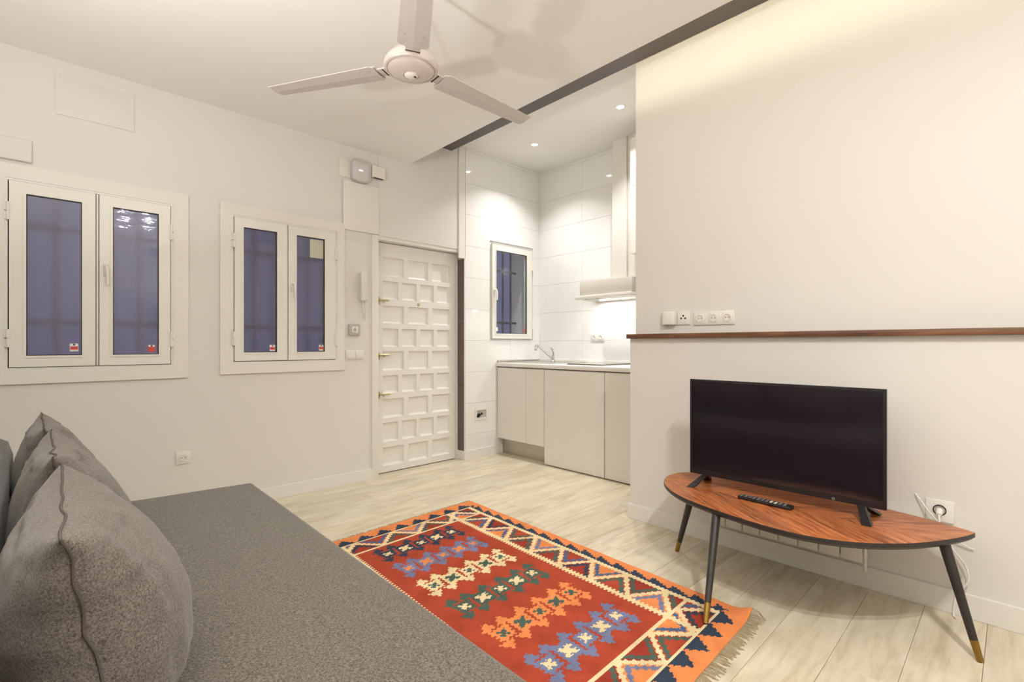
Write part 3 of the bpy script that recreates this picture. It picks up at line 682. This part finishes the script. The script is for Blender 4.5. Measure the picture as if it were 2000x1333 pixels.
t = thing('appliance_socket', tuple(fr.o), 'white recessed socket with a dark opening low on the tiled pillar', 'socket')
bm = BM()
for r in cut([(-.082, .082, -.056, .056)], (-.062, .062, -.038, .038)): fr.box(bm, r[0], r[1], r[2], r[3], .0003, .008)
obj('frame', bm, M_PLASTIC, t, smooth=False)
obj('back', fr.box(BM(), -.062, .062, -.038, .038, .0003, .002), M_GREYPL, t, smooth=False)
bm = BM(); tube(bm, [fr.p(-.055, -.02, .004), fr.p(-.035, .005, .006), fr.p(-.02, -.012, .006), fr.p(.0, .008, .006), fr.p(.012, -.004, .005)], .006, 8)
fr.box(bm, -.055, -.022, -.030, -.006, .002, .006)
obj('wires', bm, M_DARKHOLE, t)

# ------------------------------------------------------------------ sofa and cushions
SX0, SX1, SY0, SY1 = -.385, .762, -.75, 2.690
t = thing('sofa_bed', (.25, .96, 0), 'grey fabric sofa bed with a flat seat and low back', 'sofa')
bm = BM(); box(bm, SX0+.10, SX1, SY0, SY1, .235, .425, .020, 4)
for v in bm.verts:
    if v.co.z > .34: v.co.z += max(0, (SX1-.03-v.co.x))*.030
    if v.co.x > .4: v.co.x += .017*(v.co.y-SY1)
obj('seat', bm, M_SOFA, t)
obj('base', bx(SX0+.12, SX1-.02, SY0+.02, SY1-.02, .07, .236, .012), M_SOFA, t)
bm = BM(); prof = [(-.075, .40), (-.080, .47), (-.085, .70), (-.098, .750), (-.13, .772), (-.20, .780), (-.31, .772), (-.365, .745), (-.380, .70), (-.380, .22), (-.075, .22)]
n = len(prof); ys = [SY0, SY0+.02]+[SY0+.02+(SY1-SY0-.04)*k/10 for k in range(1, 10)]+[SY1-.02, SY1]
rings = []
for k, yy in enumerate(ys):
    sc = .94 if k in (0, len(ys)-1) else 1.0
    cx_, cz_ = -.20, .48
    rings.append([bm.verts.new((cx_+(x-cx_)*sc, yy, cz_+(z-cz_)*sc)) for x, z in prof])
for A, B in zip(rings, rings[1:]):
    for i in range(n): bm.faces.new((A[i], A[(i+1) % n], B[(i+1) % n], B[i]))
bm.faces.new(rings[0]); bm.faces.new(rings[-1])
obj('backrest', bm, M_SOFA, t)
for x in (SX0+.18, SX1-.10):
    for yy in (SY0+.12, SY1-.12): obj('leg', lathe(BM(), [(.022, 0), (.028, .071)], (x, yy, 0), seg=14), M_BLACK, t)

def cushion(c, wid, hei, thk, lean, yaw, seed, label, roll=0.0, droop=0.0):
    """pillow standing on edge: local a = width (world y), b = height (world z), n = thickness (world x)"""
    N = 40
    t = thing('cushion', c, label, 'cushion', 'grey cushions leaning on the sofa back')
    rot = Matrix.Rotation(yaw, 3, 'Z') @ Matrix.Rotation(lean, 3, 'Y') @ Matrix.Rotation(roll, 3, 'X')
    cv = Vector(c)
    def P(u, v, sgn):
        a = u*wid/2*(1-.055*(1-v*v)); b = v*hei/2*(1-.065*(1-u*u))
        f = max(0, (1-u*u))**.42*max(0, (1-v*v))**(.42 if v > 0 else .32)
        e = max(abs(u), abs(v)); edge = max(0, 1-abs(e-.82)/.2)
        wr = 0.0
        for q, (uu, vv) in enumerate(((u, v), (v, u))):
            wr += sgn*.016*edge*noise.noise(Vector((uu*8+seed*3, vv*1.4+q*7, sgn*2)))
        wr += .006*noise.noise(Vector((u*3+seed, v*3, sgn*5)))*f
        th = (1 if sgn > 0 else -1.05)*(thk/2*f*(1-.34*v)) + wr*min(1, f/.55)**1.6
        b -= droop*(u*u)*(1 if v > 0 else 0)*max(0, v)
        a += .012*noise.noise(Vector((v*2.5, seed, 3)))*abs(u)
        off = .010*noise.noise(Vector((u*3.1, v*3.1, seed+20)))*e**4
        return cv+rot @ Vector((th+off, a, b))
    bm = BM(); S = {}
    for sgn in (1, -1):
        for i in range(N+1):
            for j in range(N+1):
                u, v = math.sin((2*i/N-1)*PI/2), math.sin((2*j/N-1)*PI/2)
                rim = i in (0, N) or j in (0, N)
                if sgn == -1 and rim: S[(sgn, i, j)] = S[(1, i, j)]
                else: S[(sgn, i, j)] = bm.verts.new(P(u, v, sgn))
    for sgn in (1, -1):
        for i in range(N):
            for j in range(N):
                q = [S[(sgn, i, j)], S[(sgn, i+1, j)], S[(sgn, i+1, j+1)], S[(sgn, i, j+1)]]
                try: bm.faces.new(q if sgn > 0 else q[::-1])
                except ValueError: pass
    cover = obj('cover', bm, M_CUSH, t)
    loop = [(i, 0) for i in range(0, N, 2)]+[(N, j) for j in range(0, N, 2)]+[(i, N) for i in range(N, 0, -2)]+[(0, j) for j in range(N, 0, -2)]
    pts = [P(math.sin((2*i/N-1)*PI/2)*1.004, math.sin((2*j/N-1)*PI/2)*1.004, 1) for i, j in loop]
    obj('seam', tube(BM(), pts, .0022, 6, 2, True), M_SEAM, cover)
    return t
cushion((.035, 2.405, .650), .52, .41, .23, math.radians(-11), math.radians(1), 3, 'grey cushion farthest from the viewer, nearest the window wall')
cushion((.055, 1.895, .645), .53, .41, .25, math.radians(-11), math.radians(0), 8, 'grey cushion in the middle of the row of three on the sofa')
cushion((.062, 1.315, .635), .63, .39, .30, math.radians(-11), math.radians(-1), 5, 'large grey cushion nearest the viewer with a wavy seam')

# ------------------------------------------------------------------ kilim rug
RC = dict(red=lin(170, 72, 50), red2=lin(154, 60, 46), org=lin(230, 140, 84), navy=lin(56, 66, 82), blue=lin(116, 124, 156), dblue=lin(78, 102, 138), green=lin(78, 98, 88), cream=lin(232, 210, 164))
def rug_col(s, t):
    a, b = abs(s), abs(t)
    C = RC
    if b > .862:                                   # end borders
        if b < .874 and a < .565: return C['cream']
        if a < .60:
            q = (b-.874)/.075; ph = abs(((s+.03)/.122) % 1*2-1)
            if q < 1-ph*1.05: return C['navy']
        return C['org']
    if a > .562:                                   # side borders: stepped navy saw on orange
        ph = ((t if s > 0 else -t)/.105) % 1
        if a < .575+.042*ph: return C['navy']
        return C['org']
    if .724 < b < .738: return C['cream']
    zz = None
    if b >= .738:
        zz = ((b-.738)/.124, s/.235+(.25 if t > 0 else .6))
        if a > .535 or (.352 < a < .382): return C['cream']
    else:
        if a > .535: return C['cream']
        if .350 < a < .382: return C['cream']
        if a >= .382: zz = ((a-.382)/.153, t/.207+.04)
    if zz:
        q, p = zz; w = abs((p % 1)*2-1); d = q-w
        if abs(d) < .135: return C['cream']
        idn = int(math.floor(p)) if d > 0 else int(math.floor(p+.5))
        k = (idn*2+(1 if d > 0 else 0)) % 7
        base, inn = [('red2', 'green'), ('org', 'blue'), ('red2', 'green'), ('red', 'green'), ('org', 'dblue'), ('red2', 'navy'), ('red', 'dblue')][k]
        if .21 < abs(d) < .43: return C[inn]
        return C[base]
    # field with six rows of hooked medallions
    for k, (yc, ring, core) in enumerate(((.615, 'navy', 'cream'), (.395, 'blue', 'org'), (.163, 'cream', 'green'), (-.077, 'green', 'cream'), (-.330, 'org', 'green'), (-.576, 'blue', 'cream'))):
        dt = t-yc
        if abs(dt) > .105: continue
        best = None
        for m in range(-2, 3):
            ds = s-m*.106; big = m % 2 != 0
            h = .030 if big else .0215
            if abs(ds) < h and abs(dt) < h*.95 and not (abs(ds) > h*.62 and abs(dt) < h*.25) and not (abs(dt) > h*.62 and abs(ds) < h*.25): return C[core]
            if (abs(ds) < h+.019 and abs(dt) < h+.017): best = ring
        if best: return C[best]
        for m in range(-3, 3):                     # hooks between the medallions
            ds = s-(m+.5)*.106
            if m in (-3, 2): ds = s-math.copysign(.247, m+.5)
            sk = ds+(.004 if dt > 0 else -.004); y = abs(dt)
            if m in (-3, 2): sk = ds+math.copysign(.006, s)
            if .049 < y < .097 and abs(sk) < .038*(1-(y-.049)/.054): return C[ring]
            if .010 < y <= .05 and abs(sk+(.010 if dt > 0 else -.010)) < .0085: return C[ring]
    return C['red']
def rug_map(s, t): return (1.506+s+.0427*t, 1.712+t+.030*s)
def rug_z(s, t):
    d = math.hypot(s-.645, t+.975)
    return .0065+.030*max(0, 1-d/.10)**2+.0008*math.sin(t*19+s*7)
NS, NT = 240, 364
rug = thing('kilim_rug', (1.506, 1.712, 0), 'red and orange kilim rug with stepped geometric medallions on the floor', 'rug')
vs, fs, cols = [], [], []
HS, HT = .645, .975
for j in range(NT+1):
    for i in range(NS+1):
        s, tt = -HS+2*HS*i/NS, -HT+2*HT*j/NT
        x, y = rug_map(s, tt); vs.append((x-1.506, y-1.712, rug_z(s, tt)))
ct = 2*HT/NT
for j in range(NT):
    for i in range(NS):
        fs.append((j*(NS+1)+i, j*(NS+1)+i+1, (j+1)*(NS+1)+i+1, (j+1)*(NS+1)+i))
        s, tt = -HS+2*HS*(i+.5)/NS, -HT+2*HT*(j+.5)/NT
        wob = .0035 if (j//2) % 2 else -.0035
        wob2 = .0030 if (i//2) % 2 else -.0030
        straight = abs(tt) > .855 and abs(tt) < .88 or .715 < abs(tt) < .745
        cols.append(rug_col(s+wob, tt+(0 if straight else wob2*.6)))
nb = len(vs); rim = [(i, 0) for i in range(NS)]+[(NS, j) for j in range(NT)]+[(i, NT) for i in range(NS, 0, -1)]+[(0, j) for j in range(NT, 0, -1)]
for i, j in rim:
    v = vs[j*(NS+1)+i]; vs.append((v[0], v[1], max(.0006, v[2]-.006)))
L = len(rim)
for k in range(L):
    i, j = rim[k]; i2, j2 = rim[(k+1) % L]
    fs.append((j*(NS+1)+i, nb+k, nb+(k+1) % L, j2*(NS+1)+i2)); cols.append(RC['org'])
me = bpy.data.meshes.new('weave'); me.from_pydata(vs, [], fs); me.update()
ca = me.color_attributes.new('dye', 'FLOAT_COLOR', 'CORNER'); flat = []
for p, c in zip(me.polygons, cols): flat.extend(list(c)*p.loop_total)
ca.data.foreach_set('color', flat)
m = bpy.data.materials.new('kilim_wool'); m.use_nodes = True; nt = m.node_tree; b = nt.nodes['Principled BSDF']
b.inputs['Roughness'].default_value = .95; b.inputs['Specular IOR Level'].default_value = .1
at = nt.nodes.new('ShaderNodeAttribute'); at.attribute_name = 'dye'
tc = nt.nodes.new('ShaderNodeTexCoord'); n1 = nt.nodes.new('ShaderNodeTexNoise'); mp = nt.nodes.new('ShaderNodeMapping'); mp.inputs['Scale'].default_value = (260, 420, 1); n1.inputs['Scale'].default_value = 1.0; n1.inputs['Detail'].default_value = 3
n2 = nt.nodes.new('ShaderNodeTexNoise'); n2.inputs['Scale'].default_value = 9
nt.links.new(tc.outputs['Object'], mp.inputs[0]); nt.links.new(mp.outputs[0], n1.inputs['Vector']); nt.links.new(tc.outputs['Object'], n2.inputs['Vector'])
hs = nt.nodes.new('ShaderNodeHueSaturation'); ad = nt.nodes.new('ShaderNodeMath'); ad.operation = 'ADD'; mr = nt.nodes.new('ShaderNodeMapRange')
mr.inputs['From Min'].default_value = .6; mr.inputs['From Max'].default_value = 1.4; mr.inputs['To Min'].default_value = .72; mr.inputs['To Max'].default_value = 1.25
nt.links.new(n1.outputs['Fac'], ad.inputs[0]); nt.links.new(n2.outputs['Fac'], ad.inputs[1]); nt.links.new(ad.outputs[0], mr.inputs['Value']); nt.links.new(mr.outputs[0], hs.inputs['Value'])
nt.links.new(at.outputs['Color'], hs.inputs['Color']); nt.links.new(hs.outputs[0], b.inputs['Base Color'])
bp = nt.nodes.new('ShaderNodeBump'); bp.inputs['Strength'].default_value = .5; bp.inputs['Distance'].default_value = .002
nt.links.new(n1.outputs['Fac'], bp.inputs['Height']); nt.links.new(bp.outputs['Normal'], b.inputs['Normal'])
me.materials.append(m)
o = bpy.data.objects.new('weave', me); COL.objects.link(o); o.parent = rug
for sg in (-1, 1):
    bm = BM()
    for k in range(230):
        s = -HS+2*HS*(k+random.random())/230
        x, y = rug_map(s, sg*HT); z = rug_z(s, sg*HT)
        ln = random.uniform(.035, .058) if sg < 0 else random.uniform(.012, .022)
        dx = random.uniform(-.012, .012)
        tube(bm, [(x, y-sg*.003, z-.002), (x+dx*.4, y+sg*ln*.5, max(.003, z-.003)+random.uniform(0, .003)), (x+dx, y+sg*ln, .002+random.uniform(0, .003))], .0013, 4, 0)
    obj('fringe', bm, M_FRINGE, rug)['kind'] = 'stuff'

# ------------------------------------------------------------------ leaf-shaped table, television, remote
ZTB = .400
tb = thing('leaf_table', (2.38, .72, 0), 'leaf-shaped wooden table with three black splayed legs under the television', 'table')
ctrl = [(2.552, .112), (2.420, .168), (2.265, .265), (2.140, .395), (2.077, .530), (2.066, .670), (2.088, .820), (2.130, .985), (2.190, 1.125), (2.285, 1.240), (2.400, 1.312), (2.520, 1.332), (2.612, 1.300), (2.662, 1.215), (2.690, 1.05), (2.705, .85), (2.702, .65), (2.682, .47), (2.645, .300), (2.600, .165), (2.580, .122)]
def catmull(c, n):
    out = []; m = len(c)
    for i in range(m):
        p0, p1, p2, p3 = [Vector(c[(i+k) % m]) for k in (-1, 0, 1, 2)]
        for k in range(n):
            t = k/n; out.append(0.5*((2*p1)+(p2-p0)*t+(2*p0-5*p1+4*p2-p3)*t*t+(3*p1-p0-3*p2+p3)*t**3))
    return out
out = catmull(ctrl, 5); cc = Vector((2.42, .72))
def ringed(bm, specs):
    rs = []
    for off, z in specs:
        r = []
        for k, p in enumerate(out):
            d = (out[(k+1) % len(out)]-out[k-1]).normalized(); nn = Vector((d.y, -d.x))
            if nn.dot(p-cc) < 0: nn = -nn
            q = p+nn*off; r.append(bm.verts.new((q.x, q.y, z)))
        rs.append(r)
    for A, B in zip(rs, rs[1:]):
        for i in range(len(A)): bm.faces.new((A[i], A[(i+1) % len(A)], B[(i+1) % len(A)], B[i]))
    return rs
bm = BM(); rs = ringed(bm, [(-.0020, ZTB-.0008), (-.0040, ZTB)]); bm.faces.new(rs[-1])
rs0 = rs[0]; bm.faces.new(rs0)
tp = obj('top_veneer', bm, M_VENEER, tb, loc=None, smooth=False)
bm = BM(); rs = ringed(bm, [(-.0045, ZTB-.0008), (-.001, ZTB-.001), (.0, ZTB-.004), (.0, ZTB-.016), (-.010, ZTB-.027), (-.022, ZTB-.030)]); bm.faces.new(rs[0]); bm.faces.new(rs[-1])
obj('edge', bm, M_LEG, tb)
for f0, t0 in (((2.474, 1.278, 0), (2.395, 1.150, ZTB-.029)), ((1.899, .859, .0078), (2.135, .918, ZTB-.029)), ((2.380, .088, 0), (2.452, .190, ZTB-.029))):
    f0, t0 = Vector(f0), Vector(t0); d = t0-f0
    obj('leg', rod(BM(), f0+d*.175, t0, .0125, .0185, 20), M_LEG, tb)
    obj('brass_tip', rod(BM(), f0+Vector((0, 0, .0008)), f0+d*.175, .0105, .0128, 20), M_BRASS, tb)

TX = 2.440; TY0, TY1, TZ0, TZ1 = .362, 1.187, .452, .941
tv = thing('television', (TX+.03, (TY0+TY1)/2, ZTB), 'black flat television standing on the leaf-shaped table', 'television')
obj('back_shell', (lambda b: (box(b, TX+.0095, TX+.032, TY0+.002, TY1-.002, TZ0+.002, TZ1-.002, .004), box(b, TX+.030, TX+.075, TY0+.14, TY1-.14, TZ0+.02, TZ0+.30, .012)) and b)(BM()), M_BLACK, tv)
bm = BM()
for r in cut([(TY0, TY1, TZ0, TZ1)], (TY0+.012, TY1-.012, TZ0+.022, TZ1-.012)): box(bm, TX, TX+.012, r[0], r[1], r[2], r[3])
obj('bezel', bm, M_BLACK, tv, smooth=False)
obj('screen', bx(TX+.004, TX+.008, TY0+.012, TY1-.012, TZ0+.022, TZ1-.012), M_SCREEN, tv, smooth=False)
obj('sensor', lathe(BM(), [(.004, 0), (.004, .001), (.0055, .001), (.0055, 0)], (TX, .545, TZ0+.008), (-1, 0, 0), 16), M_GREYPL, tv)
for yc, sp in ((1.105, .040), (.452, -.040)):
    bm = BM()
    for dx, ty in ((-.105, yc+sp), (.105, yc+sp)):
        a, c = Vector((TX+.018, yc, TZ0+.006)), Vector((TX+.018+dx*.9, ty, ZTB+.006))
        w = Vector((0, .013, 0)); 
        q = [a-w+Vector((-.012, 0, 0)), a+w+Vector((-.012, 0, 0)), a+w+Vector((.012, 0, 0)), a-w+Vector((.012, 0, 0))]
        e = [c-w*1.25+Vector((-.016, 0, -.0055)), c+w*1.25+Vector((-.016, 0, -.0055)), c+w*1.25+Vector((.016, 0, -.0055)), c-w*1.25+Vector((.016, 0, -.0055))]
        q = [bm.verts.new(p) for p in q]; e = [bm.verts.new(p) for p in e]
        bm.faces.new(q); bm.faces.new(e)
        for i in range(4): bm.faces.new((q[i], q[(i+1) % 4], e[(i+1) % 4], e[i]))
    obj('foot', bm, M_BLACK, tv, smooth=False)
rc = Vector((2.352, .790, ZTB)); ra = math.radians(-2)
rm = thing('remote_control', tuple(rc), 'black remote control lying on the table in front of the television', 'remote control')
def rbox(bm, a0, a1, c0, c1, z0, z1, bev=0):
    n0 = len(bm.verts); box(bm, c0, c1, a0, a1, z0, z1, bev)
    bm.verts.ensure_lookup_table()
    for v in list(bm.verts)[n0:]:
        v.co = rc+Matrix.Rotation(ra, 3, 'Z') @ v.co
    return bm
obj('body', rbox(BM(), -.115, .115, -.023, .023, .0006, .016, .005), M_BLACK, rm)
M_BTN = mat('grey_buttons', (120, 116, 112), .5, noise_s=40, noise_a=.05); M_BTNW = mat('pale_buttons', (222, 216, 200), .5, noise_s=40, noise_a=.03)
for r in range(11):
    for cidx in range(3):
        a = .100-r*.0185; c0 = -.014+cidx*.014
        obj('button', rbox(BM(), a-.005, a+.005, c0-.0045, c0+.0045, .0155, .0178), M_BTNW if (r in (7, 8) and cidx != 2) else M_BTN, rm, smooth=False)

# ------------------------------------------------------------------ radiator behind the table
rd = thing('radiator', (2.68, .83, .12), 'low white sectional radiator on the wall under the leaf-shaped table', 'radiator')
for k in range(8):
    y1 = 1.181-k*.0877
    bm = BM(); box(bm, 2.655, 2.672, y1-.0852, y1-.0020, .135, .360, .004); box(bm, 2.672, 2.715, y1-.050, y1-.038, .140, .355); box(bm, 2.700, 2.712, y1-.080, y1-.008, .140, .355)
    obj('section', bm, M_TRIM, rd)
obj('header_pipe', rod(BM(), (2.695, .47, .165), (2.695, 1.19, .165), .012), M_TRIM, rd)
obj('header_pipe', rod(BM(), (2.695, .47, .330), (2.695, 1.19, .330), .012), M_TRIM, rd)
obj('feed_pipe', rod(BM(), (2.668, .474, .10), (2.668, .474, .30), .0075), M_CREAMPL, rd)
obj('wall_bracket', bx(2.711, XT-.0003, .80, .83, .25, .28), M_TRIM, rd)

# ------------------------------------------------------------------ ceiling fan
FX, FY, FZ = 1.149, 1.824, 2.325
fan = thing('ceiling_fan', (FX, FY, ZC), 'three-bladed white ceiling fan hanging below the lowered ceiling', 'ceiling fan')
obj('canopy', lathe(BM(), [(0, ZC-.0005), (.062, ZC-.0005), (.058, ZC-.045), (.022, ZC-.062), (0, ZC-.062)], (FX, FY, 0)), M_FAN, fan)
obj('down_rod', rod(BM(), (FX, FY, FZ+.05), (FX, FY, ZC-.05), .011), M_FAN, fan)
obj('motor_housing', lathe(BM(), [(0, .075), (.05, .075), (.085, .055), (.108, .026), (.117, .010), (.117, -.002), (.112, -.010), (.104, -.013), (.100, -.010), (.0, -.010)], (FX, FY, FZ), seg=48), M_FANHUB, fan)
obj('bottom_dish', lathe(BM(), [(.100, -.011), (.094, -.018), (.080, -.026), (.055, -.033), (.034, -.036), (.033, -.033), (0, -.033)], (FX, FY, FZ), seg=48), M_FANHUB, fan)
cp = obj('cap', lathe(BM(), [(0, -.045), (.018, -.043), (.028, -.037), (.030, -.033), (0, -.033)], (FX, FY, FZ), seg=32), M_PLASTIC, fan)
obj('emblem', bx(FX+.004, FX+.014, FY-.020, FY-.014, FZ-.0462, FZ-.0430), M_DARKHOLE, cp, smooth=False)
for ang in (.5, 120.5, 240.5):
    A = math.radians(ang); rz = Matrix.Translation((FX, FY, FZ)) @ Matrix.Rotation(A, 4, 'Z') @ Matrix.Rotation(math.radians(-4), 4, 'X')
    bm = BM(); pts = [(.155, -.052), (.168, -.063), (.40, -.056), (.705, -.046), (.712, .044), (.40, .056), (.170, .063), (.157, .052)]
    # ribbed sheet: extra crease along the middle
    for z0, z1 in ((-.002, .001),):
        lo = [bm.verts.new((x, y, z0-.006*(1-abs(y)/.063))) for x, y in pts]; hi = [bm.verts.new((x, y, z1-.006*(1-abs(y)/.063))) for x, y in pts]
        cr0 = [bm.verts.new((x, 0, z0-.006)) for x in (.156, .168, .40, .709)]; cr1 = [bm.verts.new((x, 0, z1-.006)) for x in (.156, .168, .40, .709)]
        for R_, Cc in ((lo, cr0), (hi, cr1)):
            bm.faces.new((R_[0], R_[1], Cc[1], Cc[0])); bm.faces.new((R_[1], R_[2], Cc[2], Cc[1])); bm.faces.new((R_[2], R_[3], Cc[3], Cc[2]))
            bm.faces.new((R_[4], R_[5], Cc[2], Cc[3])); bm.faces.new((R_[5], R_[6], Cc[1], Cc[2])); bm.faces.new((R_[6], R_[7], Cc[0], Cc[1]))
        loA = lo[:4]+[cr0[3]]+lo[4:]+[cr0[0]]; hiA = hi[:4]+[cr1[3]]+hi[4:]+[cr1[0]]
        for i in range(len(loA)): bm.faces.new((loA[i], loA[(i+1) % len(loA)], hiA[(i+1) % len(hiA)], hiA[i]))
    bm.transform(rz); bl = obj('blade', bm, M_FAN, fan, smooth=False)
    for sx_, sy_ in ((.185, -.036), (.185, .036), (.235, -.036), (.235, .036)):
        bm = lathe(BM(), [(0, -.0045), (.005, -.0035), (.005, 0), (0, 0)], (sx_, sy_, -.003), seg=10); bm.transform(rz); obj('screw', bm, M_GREYPL, bl)
    bm = BM(); box(bm, .085, .165, -.030, .030, -.001, .006, .002); box(bm, .150, .205, -.050, .050, .0012, .005, .001); bm.transform(rz); obj('blade_bracket', bm, M_FAN, fan)
    bm = BM(); box(bm, .1235, .1265, -.030, .030, -.0035, -.0005); bm.transform(rz); obj('bracket_slot', bm, M_DARKHOLE, fan, smooth=False)
